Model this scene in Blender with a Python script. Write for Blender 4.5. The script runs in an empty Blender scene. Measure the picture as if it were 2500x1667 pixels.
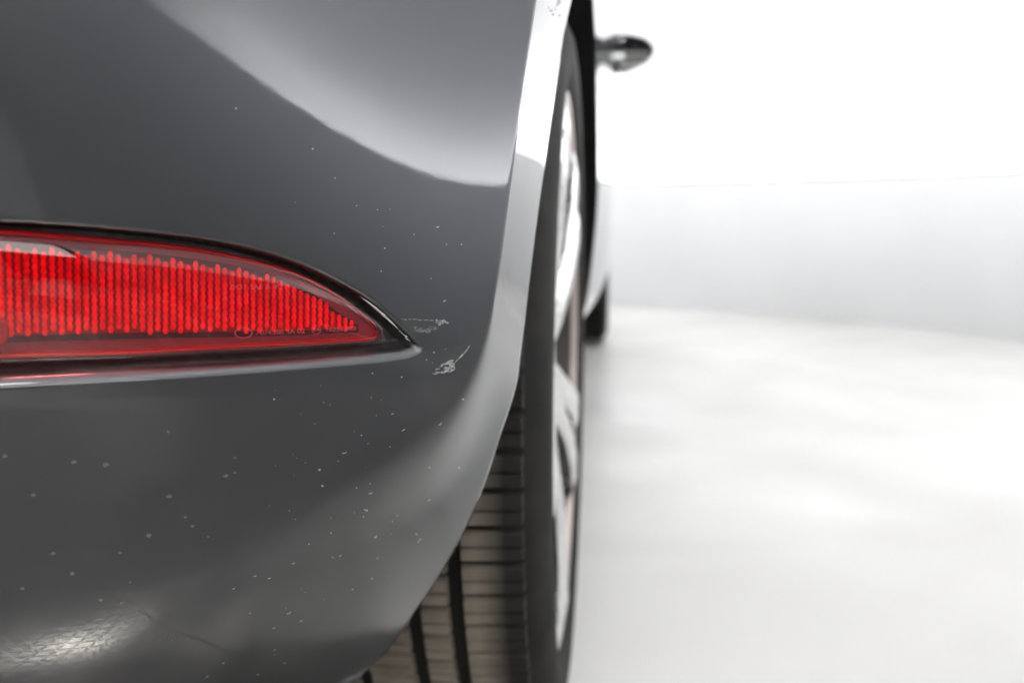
import bpy, bmesh, math, random
import numpy as np
from mathutils import Vector, Matrix
random.seed(7); rng = np.random.default_rng(7)
scn = bpy.context.scene
COL = scn.collection

# ------------------------------------------------------------------ camera
CAM = Vector((0, 0, .49)); FPX = 2350.0
TH = math.atan(314.5 / FPX); PSI = math.atan(260 / FPX * math.cos(TH))
cam = bpy.data.cameras.new('camera'); co = bpy.data.objects.new('camera', cam); COL.objects.link(co)
co.location = CAM; co.rotation_euler = (math.pi / 2 - TH, 0, PSI)
cam.sensor_width = 36; cam.lens = FPX / 2500 * 36; cam.clip_start = .01; cam.clip_end = 200
cam.dof.use_dof = True; cam.dof.focus_distance = .385; cam.dof.aperture_fstop = 7.2; cam.dof.aperture_blades = 9
scn.camera = co
# ------------------------------------------------------------------ world, exposure
w = bpy.data.worlds.new('World'); scn.world = w; w.use_nodes = True
w.node_tree.nodes['Background'].inputs[0].default_value = (.8, .9, 1, 1)
w.node_tree.nodes['Background'].inputs[1].default_value = .02
scn.view_settings.view_transform = 'Standard'; scn.view_settings.look = 'None'
scn.view_settings.exposure = 0; scn.view_settings.gamma = 1
scn.render.engine = 'CYCLES'
scn.cycles.use_denoising = True; scn.cycles.max_bounces = 10; scn.cycles.transparent_max_bounces = 12
scn.cycles.sample_clamp_indirect = 12
STRIP_POWER = 660.0      # cove light strip behind the low wall
CEIL_POWER = 3.4        # ceiling light panels
HATCH_POWER = 6.0     # unseen glowing band added over the entrance hatch
HOT_POWER = 300.0        # spot panel over the entrance

# ------------------------------------------------------------------ helpers
def fw_():
    f = np.array([-math.sin(PSI) * math.cos(TH), math.cos(PSI) * math.cos(TH), -math.sin(TH)])
    r = np.array([math.cos(PSI), math.sin(PSI), 0]); return f, r, np.cross(r, f)
FW, RT, UP = fw_(); C0 = np.array(CAM)
def proj(P):
    q = np.asarray(P) - C0; d = q @ FW
    return np.array([1250 + FPX * (q @ RT) / d, 833.5 - FPX * (q @ UP) / d])

def mesh_obj(name, verts, faces, mat=None, parent=None, smooth=True, mats=None, fmat=None):
    me = bpy.data.meshes.new(name)
    me.from_pydata([tuple(map(float, v)) for v in verts], [], [tuple(map(int, f)) for f in faces])
    for m in (mats or ([mat] if mat else [])): me.materials.append(m)
    if fmat is not None: me.polygons.foreach_set('material_index', np.asarray(fmat, dtype=np.int32))
    if smooth: me.polygons.foreach_set('use_smooth', [True] * len(me.polygons))
    me.update()
    o = bpy.data.objects.new(name, me); COL.objects.link(o)
    if parent is not None:
        o.parent = parent
        o.matrix_parent_inverse = world_of(parent).inverted()
    return o
def world_of(o):
    m = o.matrix_basis.copy()
    if o.parent is not None: m = world_of(o.parent) @ o.matrix_parent_inverse @ m
    return m
def empty(name, loc, parent=None):
    o = bpy.data.objects.new(name, None); COL.objects.link(o); o.location = loc; o.empty_display_size = .1
    if parent is not None:
        o.parent = parent; o.matrix_parent_inverse = world_of(parent).inverted()
    return o
def inst(name, data, mat4, parent):
    o = bpy.data.objects.new(name, data); COL.objects.link(o)
    o.parent = parent; o.matrix_parent_inverse = world_of(parent).inverted(); o.matrix_basis = mat4
    return o
def bm_obj(name, bm, mat, parent=None, smooth=False):
    me = bpy.data.meshes.new(name); bm.normal_update(); bm.to_mesh(me); bm.free()
    if mat: me.materials.append(mat)
    if smooth: me.polygons.foreach_set('use_smooth', [True] * len(me.polygons))
    o = bpy.data.objects.new(name, me); COL.objects.link(o)
    if parent is not None:
        o.parent = parent; o.matrix_parent_inverse = world_of(parent).inverted()
    return o
def grid_faces(nr, nc, off=0, flip=False, closed=False):
    F = []
    for i in range(nr - 1):
        for j in range(nc if closed else nc - 1):
            a = off + i * nc + j; b = off + i * nc + (j + 1) % nc
            q = (a, b, b + nc, a + nc); F.append(q[::-1] if flip else q)
    return F
def box_bm(bm, c, s, rot=None):
    m = Matrix.Translation(c) @ (rot or Matrix.Identity(4)) @ Matrix.Diagonal((*s, 1))
    return bmesh.ops.create_cube(bm, size=1, matrix=m)
def sstep(x): x = np.clip(x, 0, 1); return x * x * (3 - 2 * x)
def smin(a, b, k):
    h = np.clip(.5 + .5 * (b - a) / k, 0, 1)
    return b * (1 - h) + a * h - k * h * (1 - h)
def interp(x, xs, ys): return np.interp(x, xs, ys)

# ------------------------------------------------------------------ materials
def mat(name, base=(.5, .5, .5), rough=.5, metal=0., spec=.5, coat=0., coat_rough=.03):
    m = bpy.data.materials.new(name); m.use_nodes = True
    b = m.node_tree.nodes['Principled BSDF']
    b.inputs['Base Color'].default_value = (*base, 1); b.inputs['Roughness'].default_value = rough
    b.inputs['Metallic'].default_value = metal; b.inputs['Specular IOR Level'].default_value = spec
    b.inputs['Coat Weight'].default_value = coat; b.inputs['Coat Roughness'].default_value = coat_rough
    return m, m.node_tree, b
def noise_col(nt, b, c0, c1, scale, detail=4, lo=.35, hi=.65, sock='Base Color', dist=0., sc3=None):
    tc = nt.nodes.new('ShaderNodeTexCoord'); n = nt.nodes.new('ShaderNodeTexNoise'); r = nt.nodes.new('ShaderNodeValToRGB')
    n.inputs['Scale'].default_value = scale; n.inputs['Detail'].default_value = detail; n.inputs['Distortion'].default_value = dist
    src = tc.outputs['Object']
    if sc3:
        mp = nt.nodes.new('ShaderNodeMapping'); mp.inputs['Scale'].default_value = sc3
        nt.links.new(src, mp.inputs[0]); src = mp.outputs[0]
    nt.links.new(src, n.inputs['Vector']); nt.links.new(n.outputs[0], r.inputs[0])
    r.color_ramp.elements[0].position = lo; r.color_ramp.elements[1].position = hi
    if sock != 'Base Color': c0 = (c0,) * 3; c1 = (c1,) * 3
    r.color_ramp.elements[0].color = (*c0, 1); r.color_ramp.elements[1].color = (*c1, 1)
    nt.links.new(r.outputs[0], b.inputs[sock]); return n
def bump(nt, b, scale, strength, dist, detail=2, sock='Normal', sc3=None):
    tc = nt.nodes.new('ShaderNodeTexCoord'); n = nt.nodes.new('ShaderNodeTexNoise'); u = nt.nodes.new('ShaderNodeBump')
    n.inputs['Scale'].default_value = scale; n.inputs['Detail'].default_value = detail
    u.inputs['Strength'].default_value = strength; u.inputs['Distance'].default_value = dist
    src = tc.outputs['Object']
    if sc3:
        mp = nt.nodes.new('ShaderNodeMapping'); mp.inputs['Scale'].default_value = sc3
        nt.links.new(src, mp.inputs[0]); src = mp.outputs[0]
    nt.links.new(src, n.inputs['Vector']); nt.links.new(n.outputs[0], u.inputs['Height'])
    nt.links.new(u.outputs[0], b.inputs[sock]); return u

M = {}
m, nt, b = mat('grey_paint', (.062, .0645, .0695), .42, .9, .5, 1., .012); M['paint'] = m
bump(nt, b, 560, .009, .001, 1, sock='Coat Normal'); b.inputs['Coat IOR'].default_value = 1.41; b.inputs['Specular Tint'].default_value = (.55, .55, .55, 1)
m, nt, b = mat('black_plastic', (.03, .029, .027), .36); M['plastic'] = m
noise_col(nt, b, (.020, .0195, .018), (.042, .041, .038), 300, 3); bump(nt, b, 1500, .35, .0006, 2)
m, nt, b = mat('matt_black', (.006, .006, .006), .9, spec=.15); M['liner'] = m
bump(nt, b, 120, .3, .004, 3)
m, nt, b = mat('tyre_rubber', (.028, .027, .026), .8, spec=.12); M['rubber'] = m
noise_col(nt, b, (.010, .0098, .0095), (.022, .021, .019), 22, 6, .3, .75); bump(nt, b, 240, .25, .001, 4)
m, nt, b = mat('dusty_tread_rubber', (.07, .06, .05), .85, spec=.1); M['tread'] = m
noise_col(nt, b, (.13, .113, .093), (.26, .225, .185), 16, 7, .32, .72)
_r = b.inputs['Base Color'].links[0].from_socket; _mx = nt.nodes.new('ShaderNodeMix'); _mx.data_type = 'RGBA'
_tc = nt.nodes.new('ShaderNodeTexCoord'); _sx = nt.nodes.new('ShaderNodeSeparateXYZ'); _mr = nt.nodes.new('ShaderNodeMapRange')
nt.links.new(_tc.outputs['Object'], _sx.inputs[0]); nt.links.new(_sx.outputs[0], _mr.inputs[0])
_mr.inputs[1].default_value = -.094; _mr.inputs[2].default_value = -.074      # road dust only where the tread touches the ground
nt.links.new(_mr.outputs[0], _mx.inputs[0]); nt.links.new(_r, _mx.inputs[6]); _mx.inputs[7].default_value = (.022, .021, .020, 1)
nt.links.new(_mx.outputs[2], b.inputs['Base Color']); bump(nt, b, 400, .3, .001, 3)
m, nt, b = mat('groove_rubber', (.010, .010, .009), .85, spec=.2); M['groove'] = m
m, nt, b = mat('alloy', (.70, .70, .69), .22, 1.); M['alloy'] = m
noise_col(nt, b, .16, .3, 30, 4, sock='Roughness')
m, nt, b = mat('lip_alloy', (.40, .34, .32), .4, .8); M['barrel'] = m
m, nt, b = mat('brake_disc', (.06, .055, .052), .5, .7); M['disc'] = m
m, nt, b = mat('window_glass', (.01, .012, .013), .02, 0, .6); M['glass'] = m
m, nt, b = mat('mirror_silver', (.85, .87, .88), .02, 1.); M['mirror'] = m
m, nt, b = mat('headlamp_glass', (.5, .5, .52), .1, .2); M['lamp'] = m
# reflector
m, nt, b = mat('red_prism', (.93, .018, .028), .5, spec=.15); M['prism'] = m
noise_col(nt, b, (.58, .012, .022), (.84, .02, .034), 160, 3)
m, nt, b = mat('prism_board', (.2, .005, .009), .5); M['board'] = m
m, nt, b = mat('red_black_housing', (.16, .05, .06), .6); M['housing'] = m
m, nt, b = mat('gasket', (.02, .02, .02), .6); M['gasket'] = m
m = bpy.data.materials.new('red_clear_lens'); m.use_nodes = True; nt = m.node_tree; nt.nodes.clear(); M['lens'] = m
out = nt.nodes.new('ShaderNodeOutputMaterial'); mx = nt.nodes.new('ShaderNodeMixShader'); fr = nt.nodes.new('ShaderNodeFresnel')
tr = nt.nodes.new('ShaderNodeBsdfTransparent'); gl = nt.nodes.new('ShaderNodeBsdfGlossy')
_g = nt.nodes.new('ShaderNodeNewGeometry'); _m = nt.nodes.new('ShaderNodeMapRange'); nt.links.new(_g.outputs['Backfacing'], _m.inputs[0])
_m.inputs[3].default_value = 1.55; _m.inputs[4].default_value = 1 / 1.55; nt.links.new(_m.outputs[0], fr.inputs[0])   # a thin sheet: same reflectance from both sides
tr.inputs[0].default_value = (1, .42, .46, 1); gl.inputs['Roughness'].default_value = .02
gl.inputs['Color'].default_value = (1, 1, 1, 1)
nt.links.new(fr.outputs[0], mx.inputs[0]); nt.links.new(tr.outputs[0], mx.inputs[1]); nt.links.new(gl.outputs[0], mx.inputs[2])
nt.links.new(mx.outputs[0], out.inputs[0])
m, nt, b = mat('red_lens_rim', (.22, .004, .008), .3, spec=.5); M['rim_red'] = m
m, nt, b = mat('moulded_text', (.45, .05, .065), .4); M['text'] = m
m, nt, b = mat('bared_primer', (.3, .3, .294), .8); M['chip'] = m
m, nt, b = mat('scuffed_paint', (.2, .2, .2), .8); M['scuff'] = m
noise_col(nt, b, (.10, .10, .10), (.30, .30, .295), 900, 3)
m, nt, b = mat('dried_drop', (.09, .093, .096), .35); M['drop'] = m
# booth
m, nt, b = mat('white_skirting', (.80, .81, .82), .45); M['skirt'] = m
noise_col(nt, b, (.71, .72, .73), (.75, .76, .77), 1.5, 4)
m, nt, b = mat('white_screen', (.86, .86, .87), .9, spec=.1); M['screen'] = m
m, nt, b = mat('ceiling_cloth', (.85, .85, .84), .9, spec=.1); M['ceil'] = m
m, nt, b = mat('dark_curtain', (.012, .012, .013), .95, spec=.05); M['curtain'] = m
m, nt, b = mat('door_frame', (.5, .505, .49), .6); M['frame'] = m
m, nt, b = mat('floor_paint', (.40, .40, .39), .36, 0, .5); M['floor'] = m
noise_col(nt, b, (.53, .53, .515), (.65, .65, .635), 1.7, 7, .3, .7, dist=.6)
noise_col(nt, b, .28, .46, 2.3, 5, sock='Roughness')
m, nt, b = mat('chequer_steel', (.2, .2, .19), .3, .75, .5); M['plate'] = m
noise_col(nt, b, (.30, .295, .28), (.40, .39, .375), 9, 6); noise_col(nt, b, .18, .3, 14, 5, sock='Roughness')
m, nt, b = mat('dim_skirt_panel', (.15, .15, .153), .5); M['dim_panel'] = m
m, nt, b = mat('seam_dark', (.09, .09, .088), .8); M['seam'] = m
def emis(name, col, s):
    m = bpy.data.materials.new(name); m.use_nodes = True; nt = m.node_tree; nt.nodes.clear()
    o = nt.nodes.new('ShaderNodeOutputMaterial'); e = nt.nodes.new('ShaderNodeEmission')
    e.inputs[0].default_value = (*col, 1); e.inputs[1].default_value = s; nt.links.new(e.outputs[0], o.inputs[0]); return m
M['strip'] = emis('strip_light', (.985, .985, 1), STRIP_POWER)
M['panel'] = emis('ceiling_panel', (1, .985, .955), CEIL_POWER)
M['hot'] = emis('entrance_panel', (1, .96, .88), HOT_POWER)

# ------------------------------------------------------------------ the round photo booth
BX, BY, BR, ZL = -1.676, 1.544, 3.997, .6437
GAP0, GAP1 = math.radians(-95), math.radians(-46.5)      # entrance, angles about the booth centre
HB = 3.0
def arc(r, a0, a1, n): return [(BX + r * math.cos(a0 + (a1 - a0) * i / n), BY + r * math.sin(a0 + (a1 - a0) * i / n)) for i in range(n + 1)]
A0, A1 = GAP1, GAP0 + 2 * math.pi
def swept(name, prof, mt, parent=None, n=160, a0=A0, a1=A1):     # profile of (r, z) swept round the booth
    V = []
    for r, z in prof: V += [(x, y, z) for x, y in arc(r, a0, a1, n)]
    return mesh_obj(name, V, grid_faces(len(prof), n + 1), mt, parent)
wall = swept('booth_wall', [(BR, 0.0), (BR, ZL - .006), (BR + .006, ZL), (BR + .03, ZL), (BR + .03, .35)], M['skirt'])
wall['kind'] = 'structure'
PAN0 = math.radians(-18)
swept('dim_skirt_panel', [(BR - .012, .0), (BR - .012, ZL - .012), (BR - .002, ZL - .010)], M['dim_panel'], wall, 50, GAP1 + .001, PAN0)  # unseen panel added, its dark colour stands in for dimly lit skirting
swept('strip_channel', [(BR + .034, .655), (BR + .075, .62), (BR + .078, .565), (BR + .38, .54)], M['curtain'], wall)
swept('light_screen', [(BR + .38, .35), (BR + .40, .8), (BR + .40, 1.6), (BR + .32, 2.3), (BR + .08, 2.8), (BR - .35, HB)], M['screen'], wall)
swept('light_strip', [(BR + .085, .575), (BR + .095, .605)], M['strip'], wall, a0=math.radians(-31))
# ceiling with light panels
ce = mesh_obj('ceiling', [(BX + 6.5 * math.cos(t), BY + 6.5 * math.sin(t), HB + .004) for t in np.linspace(0, 2 * math.pi, 97)[:-1]], [tuple(range(96))], M['ceil'], smooth=False)
ce['kind'] = 'structure'
for (x, y, sx, sy) in ((-1.7, 4.2, 3.0, .9), (-.4, 3.8, 1.3, 1.7), (.7, .7, .8, 1.5)):
    bm = bmesh.new(); box_bm(bm, (x, y, HB - .02), (sx, sy, .03))
    bm_obj('light_panel', bm, M['panel'], ce)
ld = bpy.data.lights.new('unseen_spot', 'SPOT'); lo = bpy.data.objects.new('unseen_spot', ld); COL.objects.link(lo)
lo.location = (.20, -.66, HB - .05); lo.rotation_euler = (Vector((-.165, .235, 0)) - lo.location).to_track_quat('-Z', 'Y').to_euler()
ld.energy = HOT_POWER; ld.spot_size = math.radians(16); ld.spot_blend = .7; ld.shadow_soft_size = .2; ld.color = (1, .97, .91)
prism_fill = bpy.data.lights.new('unseen_spot', 'SPOT'); prism_fill_obj = bpy.data.objects.new('unseen_spot', prism_fill); COL.objects.link(prism_fill_obj)  # unseen spot added behind the camera to brighten the prisms
prism_fill_obj.location = (.30, -1.25, 2.05); prism_fill_obj.rotation_euler = (Vector((-.15, .33, .46)) - prism_fill_obj.location).to_track_quat('-Z', 'Y').to_euler()
prism_fill.energy = 42; prism_fill.spot_size = math.radians(16); prism_fill.spot_blend = 1.; prism_fill.shadow_soft_size = .18
swept('hatch_fill', [(BR + .03, .72), (BR + .035, .73), (BR + .035, 1.49), (BR + .03, 1.5)], emis('hatch_fill', (1, .985, .96), HATCH_POWER), wall, 40, GAP0 + .3, GAP1)  # unseen glowing band, added to reflect in the lens and light the prisms
swept('upper_screen', [(BR + .05, 1.48), (BR + .05, 2.6), (BR - .30, HB)], M['screen'], wall, 60, GAP0, GAP1)
# entrance: dark curtain beyond the gap, frame posts
V = []
for z in (0, .9):
    V += [(x + .02 * math.sin(i * 1.9), y + .03 * math.sin(i * 2.3), z) for i, (x, y) in enumerate(arc(BR + .5, GAP0 - .2, GAP1 + .2, 60))]
cu = mesh_obj('entrance_curtain', V, grid_faces(2, 61), M['curtain']); cu['kind'] = 'structure'
for a in (GAP0, math.radians(-52.5)):
    bm = bmesh.new(); box_bm(bm, (BX + (BR + .1) * math.cos(a), BY + (BR + .1) * math.sin(a), .36), (.10, .31, .72), Matrix.Rotation(a, 4, 'Z') @ Matrix.Rotation(math.pi / 2, 4, 'Z'))
    bm_obj('frame_post', bm, M['frame'], wall)
# floor: a ground sheet and a raised turntable of chequer plate
fl = mesh_obj('floor', [(BX - 9, BY - 9, 0), (BX + 9, BY - 9, 0), (BX + 9, BY + 9, 0), (BX - 9, BY + 9, 0)], [(0, 1, 2, 3)], M['floor'], smooth=False)
fl['kind'] = 'structure'
bmt = bmesh.new()
def lug(bm, x, y, a, L=.0078, W=.0024, H=.0013):
    ca, sa = math.cos(a), math.sin(a)
    pts = [(-L, 0, 0), (0, -W, 0), (L, 0, 0), (0, W, 0)]
    top = [(-L * .55, 0, H), (0, -W * .45, H), (L * .55, 0, H), (0, W * .45, H)]
    vs = [bm.verts.new((x + ca * p[0] - sa * p[1], y + sa * p[0] + ca * p[1], .0042 + p[2])) for p in pts + top]
    bm.faces.new(vs[4:])
    for i in range(4): bm.faces.new((vs[i], vs[(i + 1) % 4], vs[4 + (i + 1) % 4], vs[4 + i]))
PLX = (-.80, -.05, .70, 1.45); PLY = (-2.1, -1.0, -.09, .82)
PR = Matrix.Translation((-.05, -.09, 0)) @ Matrix.Rotation(math.radians(6.5), 4, 'Z') @ Matrix.Translation((.05, .09, 0))
for i in range(3):
    for j in range(3):
        bm = bmesh.new(); x0, x1, y0, y1 = PLX[i] + .0010, PLX[i + 1] - .0010, PLY[j] + .0010, PLY[j + 1] - .0010
        box_bm(bm, ((x0 + x1) / 2, (y0 + y1) / 2, .002), (x1 - x0, y1 - y0, .004)); bm.transform(PR)
        bm_obj('floor_plate', bm, M['plate'], fl)
bm = bmesh.new(); x0, x1, y0, y1 = PLX[0], PLX[-1], PLY[0], PLY[-1]
bm.faces.new([bm.verts.new(p) for p in ((x0, y0, .0006), (x1, y0, .0006), (x1, y1, .0006), (x0, y1, .0006))]); bm.transform(PR)
bm_obj('plate_bed', bm, M['seam'], fl)  # dark sheet that shows in the joints between the plates
P_ = .0112
for i in range(int(1.65 / P_)):
    for j in range(int(1.9 / P_)):
        x, y = -.62 + i * P_, -1.5 + j * P_
        if min(abs(x - q) for q in PLX) < .007 or min(abs(y - q) for q in PLY) < .007: continue
        lug(bmt, x, y, (.6 if (i + j) % 2 else -.97))
bmt.transform(PR)
bm = bmesh.new(); d_ = Vector((.37, -.53, 0)).normalized(); n_ = Vector((-d_.y, d_.x, 0)) * -1
p0, p1 = Vector((.50, -.74, .006)), Vector((1.10, -1.60, .006))
bm.faces.new([bm.verts.new(p) for p in (p0, p0 + n_ * .12, p1 + n_ * .12, p1)][::-1]); bm_obj('reflected_strip', bm, M['frame'], fl)  # pale floor strip added only to reflect in bumper and lens
lg = bm_obj('plate_lugs', bmt, M['plate'], fl); lg['kind'] = 'stuff'

# ------------------------------------------------------------------ rear corner surface of the car
R2 = math.sqrt(2)
PH0, PH1, PH2, TA_, TB_ = 42.67, 30.03, -.8, .0153, -.40
CX = -.926                                    # car centre line
WY, WZ, ARCH = .925, .34, .385                # rear wheel centre and arch radius
L_ = np.linspace(-.09, 1.25, 2681)
u_ = L_ / .165
ph_ = PH0 + (PH1 - PH0) * u_ + PH2 * u_ * (u_ - 1)
e_ = np.clip((L_ - .20) / .55, 0, 1); e_ = e_ * e_ * (3 - 2 * e_)
ph_ = np.radians(np.where(L_ > .2, np.interp(.2, L_, ph_) * (1 - e_), ph_))
dl_ = L_[1] - L_[0]
PX_ = -np.cumsum(np.cos(ph_)) * dl_; PY_ = -np.cumsum(np.sin(ph_)) * dl_
PX_ += -.0587 - np.interp(0, L_, PX_); PY_ += .40 - np.interp(0, L_, PY_)
S_ = (PX_ + PY_) / R2; H_ = (PX_ - PY_) / R2
o_ = np.argsort(S_); S_s, H_s, PH_s, L_s = S_[o_], H_[o_], ph_[o_], L_[o_]
S_CENTRE = float(np.interp(-CX, -PX_, S_))
# side face: position at Y=.41 and at the wheel-arch lip
CREASE = np.array([(.2455, -.154), (.30, -.111), (.36, -.0757), (.42, -.0572), (.4514, -.0520), (.48, -.0486), (.51, -.0451), (.54, -.0415), (.58, -.0367), (.60, -.0343), (.62, -.0320)])
ZC, XC = CREASE[:, 0], CREASE[:, 1]
LIP = np.array([(.6164, -.0299), (.5753, -.0342), (.5483, -.0370), (.5183, -.0399), (.4985, -.0419), (.4727, -.0438), (.4515, -.0463), (.4201, -.0494), (.3801, -.0545),
                (.3607, -.0586), (.3341, -.0662), (.3133, -.0751), (.2915, -.0867), (.2712, -.0987), (.2467, -.1138)])[::-1]
ZLP, XLP = LIP[:, 0], LIP[:, 1]
XCf = np.polyfit(ZC, XC, 6); XLf = np.polyfit(ZLP, XLP, 6)
def side_x(z): zc = np.clip(z, .235, .62); return np.polyval(XCf, zc), np.polyval(XLf, zc)
def lip_y(z): return .875 - np.sqrt(np.maximum(.39 ** 2 - (z - WZ) ** 2, .06 ** 2))
# character line that bounds the rear face below and turns up at the right
KINK = []                                     # (s, z) filled below
def kink_d(s, z):                             # signed distance below the line
    if not len(KINK): return np.full(np.broadcast(s, z).shape, -1.)
    K = np.asarray(KINK); best = np.full(np.broadcast(s, z).shape, 1e9)
    for (a, b_) in zip(K[:-1], K[1:]):
        d = b_ - a; t = np.clip(((s - a[0]) * d[0] + (z - a[1]) * d[1]) / (d @ d), 0, 1)
        best = np.minimum(best, np.hypot(s - a[0] - t * d[0], z - a[1] - t * d[1]))
    below = z < np.interp(s, K[:, 0], K[:, 1])
    below = np.where(s > K[-1, 0], z < K[-1, 1], below)
    best = np.where((s > K[-1, 0]) & below, np.minimum(best, K[-1, 1] - z), best)
    return np.where(below, best, -best)
LOW1, LOW2 = .10, 1.6
FIELD = []
GS0, GZ0, GH = -.95, .20, .001
def build_field():
    ss = GS0 + GH * np.arange(1500); zz = GZ0 + GH * np.arange(580); S2, Z2 = np.meshgrid(ss, zz)
    D = np.maximum(kink_d(S2, Z2), -.03)
    def blur(A, sg):
        n = int(sg * 3); k = np.exp(-.5 * (np.arange(-n, n + 1) / sg) ** 2); k /= k.sum()
        for ax in (0, 1):
            P = np.pad(A, [(n, n) if a == ax else (0, 0) for a in (0, 1)], mode='edge'); L = A.shape[ax]
            A = sum(k[i] * (P[i:i + L] if ax == 0 else P[:, i:i + L]) for i in range(2 * n + 1))
        return A
    b1, b2 = blur(D, 1.2), blur(D, 12)
    w = blur(sstep((b1 - .002) / .03), 3)
    FIELD[:] = [b1 * (1 - w) + b2 * w]
def field(s, z):                               # bicubic look-up
    A = FIELD[0]; x = np.clip((s - GS0) / GH, 2, A.shape[1] - 4); y = np.clip((z - GZ0) / GH, 2, A.shape[0] - 4)
    i, j = np.floor(x).astype(int), np.floor(y).astype(int); u, v = x - i, y - j
    def wts(t): return [-.5 * t + t * t - .5 * t ** 3, 1 - 2.5 * t * t + 1.5 * t ** 3, .5 * t + 2 * t * t - 1.5 * t ** 3, -.5 * t * t + .5 * t ** 3]
    wx, wy = wts(u), wts(v); r = 0
    for a in range(4):
        for b_ in range(4): r = r + wx[a] * wy[b_] * A[j + a * 0 + b_ - 1, i + a - 1]
    return r
def surf_h(s, z, kd=None):
    s, z = np.broadcast_arrays(np.asarray(s, float), np.asarray(z, float))
    zz = np.minimum(z, .62)
    lw = np.clip(np.interp(s, S_s, L_s), -.03, .19); tw = .2326 * lw + 11.135 * lw ** 2 - 33.97 * lw ** 3
    tw = TA_ + tw * (1 - sstep((.45 - z) / .14))
    t = tw * (zz - .45) + TB_ * (zz - .45) ** 2 - np.where(z > .62, .18 * (z - .62) + .9 * np.maximum(z - .74, 0) ** 2, 0)
    if kd is None: kd = field(s, z) if FIELD else kink_d(s, z)
    g = np.where(kd > 0, kd, 0); g2 = np.clip((kd + .0015) / .003, 0, 1)
    D = np.where(kd > .0015, kd, np.where(kd < -.0015, 0, .0015 * g2 * g2))
    D = D * sstep((.466 - z) / .036)
    t = t - LOW1 * D - LOW2 * D * D
    hA = np.interp(s, S_s, H_s) + t / np.cos(np.interp(s, S_s, PH_s) - math.pi / 4)
    (xc, xl), yl = side_x(z), lip_y(z)
    g = (xl - xc) / np.maximum(yl - .41, .05)
    # X = xc + g (Y-.41), X=(s+h)/r2, Y=(s-h)/r2
    hS = (R2 * (xc - g * .41) + s * (g - 1)) / (1 + g)
    k = .0012 + .085 * sstep(D / .085)
    return smin(hA, hS, k)
def P3(s, z, off=0.):
    h = surf_h(s, z); P = np.stack([(s + h) / R2, (s - h) / R2, np.broadcast_to(z, h.shape)], -1)
    if np.any(off): P = P + normal(s, z) * np.asarray(off)[..., None]
    return P
def normal(s, z):
    e = 4e-4
    hs = (surf_h(s + e, z) - surf_h(s - e, z)) / (2 * e); hz = (surf_h(s, z + e) - surf_h(s, z - e)) / (2 * e)
    a = 1 / np.sqrt(1 + hs ** 2 + hz ** 2)
    return np.stack([(a - a * hs) / R2, (-a - a * hs) / R2, -a * hz], -1)
def hit(px, py):                               # surface coordinates (s, z) of a point seen in the photograph
    x = np.array([.24 - .16 * (1 - px / 1165.), .49 + (519 - py) / FPX * .37])
    f = lambda q: proj(P3(np.array(q[0]), np.array(q[1]))) - [px, py]
    for _ in range(25):
        f0 = f(x); J = np.stack([(f(x + [1e-4, 0]) - f0) / 1e-4, (f(x + [0, 1e-4]) - f0) / 1e-4], 1)
        st = np.linalg.solve(J, f0); n_ = np.linalg.norm(st); x = x - st * min(1, .02 / max(n_, 1e-9))
        if n_ < 1e-7: break
    return x
_k = [hit(*p) for p in ((0, 992), (180, 986), (357, 975), (640, 958), (830, 932), (960, 919), (1062, 905), (1112, 884), (1148, 843), (1170, 796), (1182, 743))]
_k = [(-.9, _k[0][1] - .0), (-.3, _k[0][1])] + [tuple(q) for q in _k]
KINK[:] = _k
build_field()
def outline(pts, n=160, smooth=2):
    q = np.array([hit(*p) for p in pts])
    return q
def poly_sd(poly, s, z):                       # signed distance, positive inside
    best = np.full(s.shape, 1e9); ins = np.zeros(s.shape, bool); n = len(poly)
    for i in range(n):
        a, b_ = poly[i], poly[(i + 1) % n]; d = b_ - a
        t = np.clip(((s - a[0]) * d[0] + (z - a[1]) * d[1]) / (d @ d + 1e-12), 0, 1)
        best = np.minimum(best, np.hypot(s - a[0] - t * d[0], z - a[1] - t * d[1]))
        c = ((a[1] > z) != (b_[1] > z))
        with np.errstate(divide='ignore', invalid='ignore'):
            xi = a[0] + (z - a[1]) * d[0] / (d[1] if abs(d[1]) > 1e-12 else 1e-12)
        ins ^= c & (s < xi)
    return np.where(ins, best, -best)
def dense(pts, n):                             # Catmull-Rom through the points
    p = np.array(pts, float); out = []
    for i in range(len(p) - 1):
        p0, p1, p2, p3 = p[max(i - 1, 0)], p[i], p[i + 1], p[min(i + 2, len(p) - 1)]
        for t in np.linspace(0, 1, n, endpoint=False):
            out.append(.5 * ((2 * p1) + (-p0 + p2) * t + (2 * p0 - 5 * p1 + 4 * p2 - p3) * t * t + (-p0 + 3 * p1 - 3 * p2 + p3) * t ** 3))
    out.append(p[-1]); return np.array(out)
REC_TOP = dense([(0, 541), (160, 549), (321, 562), (425, 573), (536, 589), (643, 613), (750, 649), (840, 693), (903, 731), (965, 783), (1010, 826), (1028, 846)], 5)
REC_BOT = dense([(1028, 846), (1027, 858), (1000, 869), (957, 876), (860, 886), (744, 897), (560, 912), (425, 921), (200, 934), (0, 945)], 5)
LENS_TOP = dense([(0, 573), (214, 590), (428, 607), (571, 629), (714, 663), (815, 710), (897, 768), (930, 797)], 6)
LENS_BOT = dense([(0, 889), (150, 884), (300, 879), (540, 863), (719, 852), (808, 846), (900, 838), (930, 834)], 6)
PR_TOP = dense([(0, 618), (179, 630), (357, 642), (536, 661), (643, 681), (714, 700), (790, 742), (846, 782), (885, 806)], 5)
PR_BOT = dense([(0, 834), (214, 827), (464, 821), (640, 817), (760, 813), (885, 809)], 5)
rec_t = np.array([hit(*p) for p in REC_TOP]); rec_b = np.array([hit(*p) for p in REC_BOT])
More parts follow.
